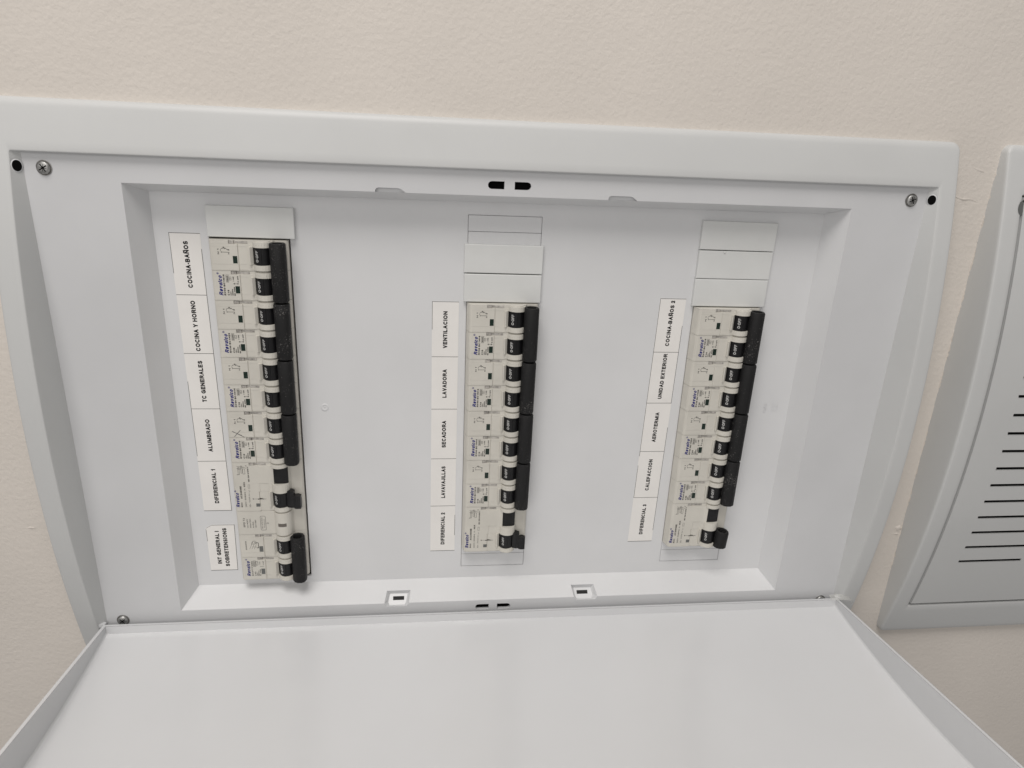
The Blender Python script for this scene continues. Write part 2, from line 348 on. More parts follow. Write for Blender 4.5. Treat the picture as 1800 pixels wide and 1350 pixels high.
# door seat with slots and notches, then the slanted sides, then the cover plate with its three openings
RX, RT, RB = 210.9, 138.2, -138.8                   # rim of the recess (y = -16)
PX, PT, PB = 203.3, 133.0, -130.4                   # cover plate (y = 0)
PK = [(-76.2, -59.4), (58.2, 75.4)]                 # the snap pockets in the long sides
inner = []
for i, (a, b) in enumerate(PK): inner += [(a, RB), (a+1.5, RB-2.6), (b-1.5, RB-2.6), (b, RB)]
inner = [(-RX, RB)] + inner + [(RX, RB), (RX, RT)]
def NOTCH(a, b): return [(a, RT), (a+0.1, RT+1.1), (a+0.7, RT+2.0), (a+1.9, RT+2.4), (b-4.2, RT+2.4), (b-2.6, RT+2.0), (b-1.2, RT+1.1), (b, RT)]
for a, b in reversed(PK): inner += NOTCH(a, b)[::-1]
inner += [(-RX, RT)]
def half_slot(x0, x1, zc, r, left):
    pts = []
    if left: pts = [(x1, zc+r), (x1, zc-r)] + [(x0+r+r*math.cos(math.radians(a)), zc-r*math.sin(math.radians(a))) for a in range(90, 271, 30)]
    else: pts = [(x0, zc-r), (x0, zc+r)] + [(x1-r+r*math.cos(math.radians(a)), zc+r*math.sin(math.radians(a))) for a in range(90, -91, -30)]
    return pts
slots = []
for zc in (144.2, -144.4): slots += [half_slot(-12.7, -3.2, zc, 2.2, True), half_slot(2.7, 12.3, zc, 2.2, False)]
seat = under(mesh_obj("door_seat", planar(loop_pts(0, 259.2, 152.6, 0.8, 4, 4, 2), [inner]+slots, -16, 0), 'inner'), board)
for lp in slots:                                   # rims of the half-slots
    sl = MB(); n = len(lp); sl.add([(x, -16, z) for x, z in lp]+[(x, -13.5, z) for x, z in lp], [(i, (i+1) % n, (i+1) % n+n, i+n) for i in range(n)])
    under(sl.build("slot_rim", 'inner', None), board)
for z in (141, -148):
    sb = MB(); sb.box(-16, 16, -12.5, -11, z, z+7); under(sb.build("slot_backing", 'hole', None), board)
sd = MB()
sd.add([(-RX, -16, RB), (-RX, -16, RT), (-PX, 0, PT), (-PX, 0, PB)], [(0, 1, 2, 3)])
sd.add([(RX, -16, RB), (RX, -16, RT), (PX, 0, PT), (PX, 0, PB)], [(3, 2, 1, 0)])
T0 = 0.52                                           # pockets start this far down the slope
for (zr, zp) in ((RT, PT), (RB, PB)):
    def pt(x, t, zr=zr, zp=zp):
        # x on the straight rim; t = 1 at the cover plate
        return (x*(RX+(PX-RX)*t)/RX, -16*(1-t), zr+(zp-zr)*t)
    xs = [-RX, PK[0][0], PK[0][1], PK[1][0], PK[1][1], RX]
    for i in range(5):
        a, b = xs[i], xs[i+1]; pocket = i in (1, 3) and zr < 0
        sd.add([pt(a, T0), pt(b, T0), pt(b, 1), pt(a, 1)], [(0, 1, 2, 3)])
        if not pocket: sd.add([pt(a, 0), pt(b, 0), pt(b, T0), pt(a, T0)], [(0, 1, 2, 3)])
def weld(o, d=0.02):
    bm = bmesh.new(); bm.from_mesh(o.data); bmesh.ops.remove_doubles(bm, verts=bm.verts, dist=d*S); bmesh.ops.recalc_face_normals(bm, faces=bm.faces); bm.to_mesh(o.data); bm.free(); return o
sides = weld(under(sd.build("recess_side", 'cover', None, flat=False), board))
for a, b in PK:                                    # shallow notches in the upper lip
    q = NOTCH(a, b)
    nm_ = MB(); nm_.add([(x, y, z-(0.3 if z == RT else 0)) for y in (-16, -13.7) for x, z in q], [(i, i+1, i+9, i+8) for i in range(7)]+[tuple(range(8, 16))])
    under(nm_.build("snap_notch", 'cover', None), board)
for (zr, zp, sg) in ((RB, PB, -1),):
    for a, b in PK:
        def pt2(x, t): return Vector((x*(RX+(PX-RX)*t)/RX, -16*(1-t), zr+(zp-zr)*t))
        outer = [pt2(a, T0), pt2(b, T0), Vector((b, -16, zr)), Vector((b-1.5, -16, zr+2.6*sg)), Vector((a+1.5, -16, zr+2.6*sg)), Vector((a, -16, zr))]
        c = (outer[0]+outer[1]+outer[3]+outer[4])/4
        deep = [p+(c-p)*0.24+Vector((0, 2.6, 2.6*sg)) for p in outer]
        for i_, j_, k_ in ((5, 0, 4), (2, 1, 3)):
            m_ = deep[j_]+(deep[k_]-deep[j_])*0.7; deep[i_] = Vector((deep[i_].x, m_.y, m_.z))
        pk = MB(); v = [tuple(p) for p in outer+deep]
        pk.add(v, [(i, (i+1) % 6, (i+1) % 6+6, i+6) for i in range(6)]+[(6, 7, 8, 9, 10, 11)])
        po = under(pk.build("snap_pocket", 'cover', None), board)
        e0, e1 = deep[0]+(deep[4]-deep[0])*0.26, deep[0]+(deep[4]-deep[0])*0.58
        xa, xb = deep[0].x+2.4, deep[1].x-2.4
        nrm = Vector((0, -0.08, -0.08*sg))
        sm = MB(); sm.add([tuple(Vector((x, e.y, e.z))+nrm) for x, e in ((xa, e0), (xb, e0), (xb, e1), (xa, e1))], [(0, 1, 2, 3)])  # flat dark strip on the pocket floor, the slot's shade as colour
        sm.build("snap_slot_shade", 'inside', po)
CX = [-150.56, -0.08, 147.47]; TOPZ = [107.9, 72.5, 72.2]; P = 17.68
CUT = [(CX[0]-22.7, CX[0]+23.25, -125.2, 125.6), (CX[1]-22.6, CX[1]+22.5, -121.2, 125.7), (CX[2]-22.6, CX[2]+22.6, -121.9, 125.7)]
plate = under(mesh_obj("cover_plate", planar([(-PX, PB), (PK[0][0]*PX/RX, PB), (PK[0][1]*PX/RX, PB), (PK[1][0]*PX/RX, PB), (PK[1][1]*PX/RX, PB), (PX, PB), (PX, PT), (-PX, PT)],
              [rect(*c) for c in CUT], 0, 2.0), 'cover'), board)
bb = MB()
v = [(x, y, z) for y in (3.0, 48.0) for x, z in ((-255, -146), (255, -146), (255, 146), (-255, 146))]
bb.add(v, [(0, 1, 5, 4), (1, 2, 6, 5), (2, 3, 7, 6), (3, 0, 4, 7), (4, 5, 6, 7)])
under(bb.build("back_box", 'inside', None), board)
# knock-out strips left in the openings
def knockout(ci, z0, z1):
    mb = MB(); c = CUT[ci]; rounded_box(mb, c[0]+0.16, c[1]-0.16, 0.2, 1.8, z0+0.1, z1-0.1, 0.12)
    under(mb.build("knockout_strip", 'cover', None), board)
knockout(1, 115.8, 125.6); knockout(1, 105.9, 115.8); knockout(1, -121.1, -111.0); knockout(2, -121.8, -112.0); knockout(1, -111.0, -103.0); knockout(2, -112.0, -103.0)
# moulded marks on the cover plate: an ejector dimple and raised lettering
dm = MB(); n = 20
for r_, y_ in ((2.7, -0.02), (2.3, -0.35), (1.5, -0.35), (1.2, -0.1), (0.4, -0.1), (0.05, -0.6)):
    dm.v += [(-112.3+r_*math.cos(2*math.pi*i/n), y_, 1.7+r_*math.sin(2*math.pi*i/n)) for i in range(n)]
for k in range(5): dm.f += [(k*n+i, k*n+(i+1) % n, (k+1)*n+(i+1) % n, (k+1)*n+i) for i in range(n)]
under(dm.build("moulding_dimple", 'cover', None, smooth=True), board)
em = MB(); write(em, "EM50", 187.6, -2.6, 2.4, 6.6, h=0.12); write(em, "CE", 195.6, -1.6, 4.2, 6.4, h=0.14)
under(em.build("moulded_lettering", 'cover', None), board)

# screws and corner holes
def make_screw(x, z):
    n = 28; mb = MB(); prof = [(4.0, 0.0), (4.0, 0.25), (3.75, 0.3), (3.7, 0.1), (3.35, 0.1), (3.25, 0.9), (2.8, 1.35), (1.7, 1.6)]
    for r_, h_ in prof: mb.v += [(r_*math.cos(2*math.pi*i/n), -h_, r_*math.sin(2*math.pi*i/n)) for i in range(n)]
    for k in range(len(prof)-1): mb.f += [(k*n+i, k*n+(i+1) % n, (k+1)*n+(i+1) % n, (k+1)*n+i) for i in range(n)]
    mb.f.append(tuple(range((len(prof)-1)*n, len(prof)*n)))
    s_ = mb.build("screw", 'steel', None, smooth=True, autosmooth=40); s_.location = Vector((x, -16.05, z))*S
    a0 = random.uniform(0, 90); cr = MB()
    for a, w, l in ((0, 0.75, 2.2), (90, 0.75, 2.2), (45, 0.3, 1.9), (135, 0.3, 1.9)):
        a = math.radians(a+a0); d = Vector((math.cos(a), math.sin(a))); q = Vector((-d.y, d.x))
        yy = -1.63-0.01*w-(0.02 if a > 1.5 else 0)
        cr.add([(p.x, yy, p.y) for p in (d*l+q*w*0.4, -d*l+q*w*0.4, -d*l-q*w*0.4, d*l-q*w*0.4)], [(0, 1, 2, 3)])
    cr.build("cross_recess_shade", 'hole', s_)  # flat black bars on the head; the recess's shade is painted
    ring = MB(); ring.v = [(r_*math.cos(2*math.pi*i/n), -0.14, r_*math.sin(2*math.pi*i/n)) for r_ in (3.8, 3.4) for i in range(n)]
    ring.f = [(i, (i+1) % n, (i+1) % n+n, i+n) for i in range(n)]
    ring.build("recess_ring_shade", 'smoke', s_)  # flat dark ring, painted shade of the groove round the head
    return s_
for x in (-248.4, 248.6):
    for z in (144.5, -144.6): under(make_screw(x, z if z > 0 or x < 0 else -149.0), board)
for sg in (-1, 1):
    n = 24; mb = MB(); c = Vector((260.55*sg, -18.4, 145.2)); nv = Vector((-0.70*sg, -0.71, 0)).normalized(); t = Vector((0, 0, 1)); b = nv.cross(t)
    cc = c + nv*0.35
    mb.v = [tuple(cc+b*2.3*math.cos(2*math.pi*i/n)+t*2.9*math.sin(2*math.pi*i/n)) for i in range(n)]; mb.f = [tuple(range(n))]  # flat black disc, no opening: the hole's shade is its colour
    ho = under(mb.build("corner_hole_shade", 'hole', None), board)
    rm = MB(); rm.v = [tuple(c+nv*(0.38 if k else 0.1)+b*(2.3+(0 if k else 0.5))*math.cos(2*math.pi*i/n)+t*(2.9+(0 if k else 0.5))*math.sin(2*math.pi*i/n)) for k in (0, 1) for i in range(n)]
    rm.f = [(i, (i+1) % n, (i+1) % n+n, i+n) for i in range(n)]
    under(rm.build("hole_collar", 'inner', None, smooth=True), board)

# the door, let down on its lower hinge
DL, DW = 300.0, 259.2
def depth(s): return 5.0 + 19.0*(1-((s-150)/150)**2)
ang = math.radians(7.0)
sd_ = Vector((0, -math.cos(ang), math.sin(ang))); hd = Vector((0, -math.sin(ang), -math.cos(ang))); o0 = Vector((0, -20.2, -144.8))
def dp(x, s, h): p = o0+sd_*s+hd*h; return (x, p.y, p.z)
TH = 2.2; ns = 30
dmb = MB()
ss = [TH+(DL-2*TH)*i/ns for i in range(ns+1)]
xs = [-DW+TH, -DW+TH+0.6, -DW+TH+2.2, -120, 0, 120, DW-TH-2.2, DW-TH-0.6, DW-TH]
hx = [-1.6, -0.6, 0, 0, 0, 0, 0, -0.6, -1.6]
v = [dp(x, s, depth(s)+e) for s in ss for x, e in zip(xs, hx)]; m = len(xs)
f = [(i*m+j, i*m+j+1, (i+1)*m+j+1, (i+1)*m+j) for i in range(ns) for j in range(m-1)]
dmb.add(v, f)
so = [DL*i/ns for i in range(ns+1)]
v = [dp(x, s, depth(s)+TH) for s in so for x in (-DW, DW)]
dmb.add(v, [(i*2, i*2+1, i*2+3, i*2+2) for i in range(ns)])
for sg in (-1, 1):                                  # side flanges
    v = [dp(sg*DW, s, h) for s in so for h in (0, depth(s)+TH)] ; dmb.add(v, [(i*2, i*2+1, i*2+3, i*2+2) for i in range(ns)])
    v = [dp(sg*(DW-TH), s, h) for s in ss for h in (0, depth(s)-1.6)]; dmb.add(v, [(i*2, i*2+1, i*2+3, i*2+2) for i in range(ns)])
    dmb.add([dp(sg*DW, 0, 0), dp(sg*DW, DL, 0), dp(sg*(DW-TH), DL-TH, 0), dp(sg*(DW-TH), TH, 0)], [(0, 1, 2, 3)])
for s0, s1 in ((0, TH), (DL, DL-TH)):               # hinge edge and free edge
    dmb.add([dp(-DW, s0, 0), dp(DW, s0, 0), dp(DW-TH, s1, 0), dp(-DW+TH, s1, 0)], [(0, 1, 2, 3)])
    dmb.add([dp(-DW, s0, 0), dp(DW, s0, 0), dp(DW, s0, depth(s0)+TH), dp(-DW, s0, depth(s0)+TH)], [(0, 1, 2, 3)])
    dmb.add([dp(-DW+TH, s1, 0), dp(DW-TH, s1, 0), dp(DW-TH, s1, depth(s1)+0.3), dp(-DW+TH, s1, depth(s1)+0.3)], [(0, 1, 2, 3)])
door = under(dmb.build("door", 'door', None, smooth=True, autosmooth=30), board)
door["label"] = "plain white door of the open cabinet, let down flat on its lower hinge"
for sg in (-1, 1):
    hp = MB(); hp.box(sg*(DW-1) if sg > 0 else -DW-3.4, DW+3.4 if sg > 0 else -DW+1, -20.2, -17.4, -147.0, -144.6)
    hp.build("hinge_pin", 'inner', door)

# ------------------------------------------------------------------ the closed cabinet next to it
cab = empty("closed_cabinet", (BX2, WALL_Y, -177))
tag(cab, "closed white wall cabinet with a bowed door full of ventilation slots beside the distribution board", "cabinet")
under(frame(None, BX2, -14, 181.8), cab)
LIDW, LIDH, LIDB = IN_W-1.0, IN_H-0.9, IN_H-2.6
xl, xr = BX2-LIDW, BX2+LIDW
SX0, SX1, SZ, SP_ = 343.2, 394.0, -108.0, 13.32
lid = MB()
def zlist(z0, z1, step=6.0):
    n = max(1, int(math.ceil((z1-z0)/step))); return [z0+(z1-z0)*i/n for i in range(n+1)]
def strip(x0, x1, z0, z1, y_of):
    zs = zlist(z0, z1); lid.add([(x, y_of(z), z) for z in zs for x in (x0, x1)], [(i*2, i*2+1, i*2+3, i*2+2) for i in range(len(zs)-1)])
fo = lambda z: front(z)-0.2
nsl = 18; zsl = [SZ+SP_*i for i in range(nsl)]
cols = [(SX0, SX1), (SX1+130, SX1+130+50.8), (SX1+260, SX1+260+50.8)]
edge = xl
for a, b in cols:
    strip(edge, a, -LIDB, LIDH, fo); zprev = -LIDB
    for zc in zsl:
        strip(a, b, zprev, zc-1.0, fo); zprev = zc+1.0
        y = fo(zc)                                  # rim of the slot
        q = [(a, zc-1.0), (b, zc-1.0), (b, zc+1.0), (a, zc+1.0)]
        lid.add([(x, fo(z), z) for x, z in q]+[(x, fo(z)+0.5, z) for x, z in q], [(i, (i+1) % 4, (i+1) % 4+4, i+4) for i in range(4)])
        for xe, dr in ((a, 1), (b, -1)):            # rounded slot ends
            lid.add([(xe, fo(zc)+0.02, zc+1.0), (xe+0.5*dr, fo(zc)+0.02, zc+1.0), (xe, fo(zc)+0.02, zc+0.2)], [(0, 1, 2)])
            lid.add([(xe, fo(zc)+0.02, zc-1.0), (xe+0.5*dr, fo(zc)+0.02, zc-1.0), (xe, fo(zc)+0.02, zc-0.2)], [(0, 1, 2)])
    strip(a, b, zprev, LIDH, fo); edge = b
strip(edge, xr, -LIDB, LIDH, fo)
zs = zlist(-LIDB, LIDH)
for xe in (xl, xr): lid.add([(xe, fo(z)+d, z) for z in zs for d in (0, 8)], [(i*2, i*2+1, i*2+3, i*2+2) for i in range(len(zs)-1)])
for ze in (-LIDB, LIDH): lid.add([(xl, fo(ze), ze), (xr, fo(ze), ze), (xr, fo(ze)+4, ze), (xl, fo(ze)+4, ze)], [(0, 1, 2, 3)])
lo = under(lid.build("slotted_door", 'plastic', None), cab)
ib = MB(); ib.add([(x, -13.5, z) for x, z in rect(BX2-263, BX2+263, -155, 155)], [(0, 1, 2, 3)])  # dark sheet behind the slots; the shade of the depth is its colour
under(ib.build("interior_shade_sheet", 'inside', None), cab)
nt_ = MB(); n = 14; zc = 145.0                       # finger notch at the door's upper corner: flat half-disc, its shade put in the colour
def notch(r, y0, n=14): return [(xl-0.4+0.7*r*math.cos(math.radians(90+180*i/(n-1))), front(zc+r*math.sin(math.radians(90+180*i/(n-1))))+y0, zc+r*math.sin(math.radians(90+180*i/(n-1)))) for i in range(n)]
a_, b_ = notch(4.6, -0.35), notch(3.9, -0.3)
nt_.add(notch(4.4, -0.3), [tuple(range(n))])
under(nt_.build("finger_notch_shade", 'greyind', None), cab)
nk = MB(); nk.add([(xl+0.2, fo(150)-0.3, 150.2), (xl-2.6, fo(150)-0.3, 148.4), (xl-1.2, fo(150)-0.3, 147.6), (xl+0.2, fo(150)-0.3, 148.2)], [(0, 1, 2, 3)])  # black sliver on the frame, painted shade of the notch's gap
under(nk.build("notch_gap_shade", 'hole', None), cab)

cab.location.z -= 2.4*S                            # it hangs a little lower than the open one

# ------------------------------------------------------------------ breakers
FH = 7.5                                            # how far the printed face stands out from the cover plate
DX, DH, DR = 8.6, 5.4, 5.2                          # axis of the toggle drum and its radius
LEFT = [(-22.4, -12), (-22.4, 1.0), (-21.0, 6.4), (-20.3, 7.2), (-19.4, FH)]
RIGHT = [(14.4, 5.2), (15.0, 4.0), (21.4, 2.9), (22.4, 1.8), (22.4, -12)]
WIN = [(-5.3, FH), (-5.1, FH-0.55), (-4.7, FH-0.25), (0.7, FH-0.25), (1.0, FH-0.2)]
def arc(R, a0, a1, n=9): return [(DX+R*math.cos(math.radians(a0+(a1-a0)*i/n)), DH+R*math.sin(math.radians(a0+(a1-a0)*i/n))) for i in range(n+1)]
P_COLLAR = LEFT+WIN+arc(5.75, 160, 5)+RIGHT
P_SLOT = LEFT+WIN+[(4.2, FH-0.3)]+arc(4.5, 140, 15)+RIGHT
P_DRUM = LEFT+WIN+[(1.1, 8.7), (1.75, 8.75), (3.3, 7.2), (3.35, 2.5), (13.7, 2.5), (13.8, 5.2)]+RIGHT
GROOVE = [(-10.1, FH), (-10.0, FH-1.3), (-7.2, FH-1.3), (-6.5, FH-0.75), (1.0, FH-0.45)]
P_GROOVE = LEFT+GROOVE+[(4.0, FH-0.3)]+arc(5.75, 152, 5)+RIGHT
P_GROOVE_SLOT = LEFT+GROOVE+[(4.2, FH-0.3)]+arc(4.5, 140, 15)+RIGHT
def pole_case(mb, z0):
    """one pole's housing, from z0 downwards"""
    g = 0.04
    for a, b, pr in ((0.12, 0.6, P_GROOVE_SLOT), (0.6, 2.2, P_GROOVE), (2.2, 3.75, P_COLLAR), (3.75, 13.95, P_DRUM), (13.95, 17.05, P_COLLAR), (17.05, P-g, P_SLOT)):
        mb.prism(pr, z0-b, z0-a)
def drum_prof():
    a = arc(DR, 178, 92, 8); b = arc(DR-0.28, 90, 4, 8); return a+b+[(13.4, 2.6), (3.5, 2.6)]
def on_drum(X, Z):
    t = math.pi/2 + (DX-X)/DR; return (DX+(DR+0.04)*math.cos(t), -(DH+(DR+0.04)*math.sin(t)), Z)
def tie_profile(): return [(13.1, 6.0), (12.7, 8.2), (12.9, 10.6), (14.2, 12.6), (16.2, 13.6), (19.2, 13.7), (21.2, 12.6), (22.0, 10.4), (21.9, 7.6), (20.6, 5.2), (17.0, 4.2)]
def inset(prof, k):
    cx = sum(p[0] for p in prof)/len(prof); ch = sum(p[1] for p in prof)/len(prof)
    return [(cx+(x-cx)*k, ch+(h-ch)*k) for x, h in prof]
def tie_mesh(z0, z1, prof=None):
    """a hollow rod: rounded ends and a cavity at its upper end"""
    pr = prof or tie_profile(); n = len(pr); mb = MB()
    rings = [(inset(pr, 0.90), z1), (pr, z1+0.7), (pr, z0-0.7), (inset(pr, 0.93), z0-0.1), (inset(pr, 0.80), z0), (inset(pr, 0.62), z0-0.1), (inset(pr, 0.58), z0-3.5)]
    for q, z in rings: mb.v += [(x, -h, z) for x, h in q]
    for k in range(len(rings)-1): mb.f += [(k*n+i, k*n+(i+1) % n, (k+1)*n+(i+1) % n, (k+1)*n+i) for i in range(n)]
    mb.f.append(tuple(range(n-1, -1, -1))); mb.f.append(tuple(range((len(rings)-1)*n, len(rings)*n)))
    return mb
def as_mesh(mb, name, mat, smooth=False, autosmooth=None, flat=False):
    o = mb.build(name, mat, None, smooth=smooth, autosmooth=autosmooth, flat=flat); me = o.data; bpy.data.objects.remove(o); return me
def put(me, name, parent, z=0.0):
    o = bpy.data.objects.new(name, me); col.objects.link(o); o.parent = parent; o.location = (0, 0, z*S); return o
mb = MB(); pole_case(mb, 0.0); ME_CASE = as_mesh(mb, "case", 'case')
mb = MB(); mb.prism(drum_prof(), -13.85, -3.85); ME_DRUM = as_mesh(mb, "toggle", 'black', smooth=True, autosmooth=25)
mb = MB(); write(mb, "O·OFF", 6.55, -12.1, 1.75, 6.6, bold=0.018, mapper=on_drum); ME_OFF = as_mesh(mb, "toggle_lettering", 'white', flat=True)
mb = MB()
mb.prism([(-9.9, FH-1.2), (-9.9, FH-0.35), (-9.2, FH-0.25), (-8.3, FH-0.6), (-7.3, FH-0.5), (-7.1, FH-1.2)], -2.1, -0.25)
mb.prism([(-7.0, FH-1.2), (-6.9, FH-0.65), (-3.5, FH-0.5), (0.4, FH-0.3), (0.6, FH-1.2)], -1.8, -0.5)
ME_CLIP = as_mesh(mb, "latch_clip", 'clip')
def window_mesh(mat, z0=-13.4, z1=-9.1, x0=-8.25, x1=-5.75):
    m_ = MB(); m_.box(x0, x1, -FH-0.03, -FH+0.3, z0, z1); return as_mesh(m_, "indicator", mat)
ME_GREEN = window_mesh('green'); ME_GREY = window_mesh('greyind')
ME_TIE = as_mesh(tie_mesh(-0.95, -2*P+0.05), "tie_bar", 'tie', smooth=True, autosmooth=50)
mb = MB(); mb.add([(-5.75+a, -FH-0.02, z) for a, z in ((0, -13.6), (0.35, -13.9), (0.35, -9.2), (0, -9.1))], [(0, 1, 2, 3)])

def symbol(mb, z):                                  # the wiring diagram printed on the upper pole
    h = FH+0.03; w = 0.22
    write(mb, "N 1", -15.6, z-8.3, 0.95, 3.2, h=h, bold=0.01)
    stroke(mb, [(-14.6, z-7.3), (-14.0, z-7.0), (-10.6, z-7.0)], w, h)
    stroke(mb, [(-14.8, z-6.0), (-14.2, z-7.0)], w, h)
    stroke(mb, [(-14.8, z-5.6), (-13.9, z-4.7), (-13.2, z-4.9), (-13.2, z-4.0), (-12.5, z-4.2), (-12.3, z-5.0), (-11.7, z-4.6), (-11.4, z-5.4), (-10.0, z-5.4)], w, h)
    stroke(mb, [(-13.2, z-4.0), (-12.4, z-5.3)], w, h)
    write(mb, "N 2", -9.9, z-8.2, 0.85, 2.9, h=h, bold=0.01)
def mcb_print(mb, z, amp):
    h = FH+0.03
    write(mb, "RV30 BC1N%s" % amp, -13.9, z-14.7, 1.0, 12.4, h=h, bold=0.05)
    write(mb, "C%s" % amp, -11.9, z-14.7, 0.98, 3.3, h=h, bold=0.05)
    write(mb, "240V~", -10.8, z-14.7, 0.62, 2.6, h=h, bold=0.05)
    write(mb, "50/60Hz", -9.7, z-14.7, 0.7, 3.9, h=h, bold=0.05)
    write(mb, "IEC 60898", -8.5, z-14.9, 0.72, 5.3, h=h, bold=0.05)
    for x0, x1, z0, z1 in ((-13.1, -11.7, -6.8, -2.6), (-11.3, -10.3, -5.6, -3.7)):
        stroke(mb, [(x0, z+z0), (x1, z+z0), (x1, z+z1), (x0, z+z1), (x0, z+z0)], 0.16, h)
    write(mb, "6000", -12.0, z-6.4, 0.8, 3.3, h=h, bold=0.05); write(mb, "3", -10.5, z-5.0, 0.65, h=h, bold=0.01)
    write(mb, "I ON", -8.7, z-6.2, 0.72, 2.7, h=h, bold=0.05); write(mb, "O OFF", -6.1, z-6.9, 0.72, 3.9, h=h, bold=0.05)
    stroke(mb, [(-9.1, z-7.7), (-6.3, z-7.7)], 0.2, h)
    for x, d in ((-9.3, 1), (-6.1, -1)): mb.add([(x, -h, z-7.7), (x+0.8*d, -h, z-7.2), (x+0.8*d, -h, z-8.2)], [(0, 1, 2)])
def brand(mb, z, x=-15.4, z0=-14.8, length=12.0):
    h = FH+0.03
    write(mb, "Revalco", x, z+z0, 2.3, length, h=h, bold=0.05, shear=0.3)
    write(mb, "®", x-1.6, z+z0+length+0.5, 1.2, 1.3, h=h, bold=0.015)
_pr = {}
def printing(amp):
    if amp not in _pr:
        a = MB(); symbol(a, 0.0); mcb_print(a, -P, amp); b = MB(); brand(b, -P)
        _pr[amp] = (as_mesh(a, "printing", 'ink', flat=True), as_mesh(b, "brand_lettering", 'blue', flat=True))
    return _pr[amp]
def root(name, ci, mod, label, group=None):
    e = empty(name, (CX[ci], 0, TOPZ[ci]-mod*P)); tag(e, label, "circuit breaker", group); return e
def breaker(ci, mod, amp, label):
    e = root("circuit_breaker", ci, mod, label, "two-pole breakers in the open board")
    for k in range(2):
        put(ME_CASE, "case", e, -k*P); t = put(ME_DRUM, "toggle", e, -k*P)
        put(ME_OFF, "toggle_lettering", t); put(ME_CLIP, "latch_clip", e, -k*P); put(ME_GREEN, "indicator", e, -k*P)
    a, b = printing(amp); put(a, "printing", e); put(b, "brand_lettering", e)
    t = put(ME_TIE, "tie_bar", e); t.rotation_euler.y = random.uniform(-0.008, 0.008); t.location.x = random.uniform(-0.15, 0.15)*S
    return e
ROW = "beige breaker with long black tie bar beside the label "
b00 = breaker(0, 0, "16", ROW+"COCINA-BAÑOS under one blanking plate")
breaker(0, 2, "25", ROW+"COCINA Y HORNO"); breaker(0, 4, "16", ROW+"TC GENERALES")
bx = breaker(0, 6, "10", "beige two-pole breaker marked with a pencil cross, beside the printed label ALUMBRADO")
px = MB(); h = FH+0.05
stroke(px, [(-18.4, -13.2), (-15.5, -15.0), (-11.2, -17.4)], 0.32, h); stroke(px, [(-17.3, -17.2), (-15.6, -15.2), (-13.2, -12.6)], 0.32, h+0.01); stroke(px, [(-17.9, -13.8), (-12.6, -16.2)], 0.2, h+0.005)
px.build("pencil_cross", 'pencil', bx)
for i, n_ in enumerate(("VENTILACION", "LAVADORA", "SECADORA", "LAVAVAJILLAS")): breaker(1, 2*i, "16", ROW+n_)
for i, (n_, a_) in enumerate((("COCINA-BAÑOS 2", "16"), ("UNIDAD EXTERIOR", "25"), ("AEROTERMIA", "25"), ("CALEFACCION", "25"))): breaker(2, 2*i, a_, ROW+n_)

# residual current devices ------------------------------------------------
P_TEST = LEFT+[(1.0, FH), (2.2, FH), (3.6, 7.9)]+[(5.0, 8.9), (5.1, 5.0), (13.7, 5.0), (13.8, 6.6), (14.4, 5.2)]+RIGHT[1:]
P_PLAIN = LEFT+[(-4.6, FH), (-4.4, FH-0.2), (1.0, FH-0.2), (1.4, FH)]+arc(5.75, 157, 5)+RIGHT
mb = MB()
for a, b, pr in ((0.12, 0.6, P_GROOVE_SLOT), (0.6, 2.2, P_GROOVE), (2.2, 3.1, P_PLAIN), (3.1, 15.0, P_TEST), (15.0, 21.0, P_PLAIN), (21.0, 31.8, P_DRUM), (31.8, 34.7, P_PLAIN), (34.7, 2*P-0.04, P_SLOT)):
    mb.prism(pr, -b, -a)
ME_RCD = as_mesh(mb, "case", 'case')
mb = MB(); mb.prism([(5.3, 4.5), (5.25, 8.2), (7.5, 8.5), (11.5, 8.3), (13.55, 7.6), (13.6, 4.5)], -14.8, -3.3); ME_TEST = as_mesh(mb, "test_button", 'black')
mb = MB(); mb.prism(drum_prof(), -31.6, -21.2); ME_RDRUM = as_mesh(mb, "toggle", 'black', smooth=True, autosmooth=25)
mb = MB(); mb.prism([(12.0, 6.0), (12.4, 9.2), (15.0, 10.2), (17.0, 10.0), (17.4, 7.0), (15, 5.2)], -31.9, -20.0)
mb.prism([(16.8, 6.8), (16.9, 9.9), (18.5, 10.6), (21.2, 10.4), (21.5, 7.5), (19.5, 6.0)], -32.6, -23.3)
ME_LEVER = as_mesh(mb, "lever", 'black')
mb = MB(); write(mb, "O·OFF", 6.45, -29.2, 1.6, 6.2, bold=0.018, mapper=on_drum); ME_ROFF = as_mesh(mb, "toggle_lettering", 'white', flat=True)
mb = MB(); h = FH+0.03
write(mb, "RV31", -16.2, -32.2, 1.0, 3.4, h=h, bold=0.05); write(mb, "AC24030E", -16.0, -26.0, 1.15, 9.2, h=h, bold=0.05)
write(mb, "240V~ 50/60Hz  In", -13.7, -32.2, 0.9, 13.6, h=h); write(mb, "40A", -13.6, -17.4, 1.1, 3.6, h=h, bold=0.03)
write(mb, "IΔn  0.03A Im", -11.2, -32.2, 0.9, 10.0, h=h); write(mb, "IEC EN 61008-1", -10.6, -13.6, 0.85, 10.6, h=h, bold=0.05)
stroke(mb, [(-11.6, -21.5), (-11.0, -20.6), (-11.6, -19.8)], 0.16, h); stroke(mb, [(-11.8, -18.4), (-10.8, -18.4), (-10.8, -15.8), (-11.8, -15.8), (-11.8, -18.4)], 0.14, h)
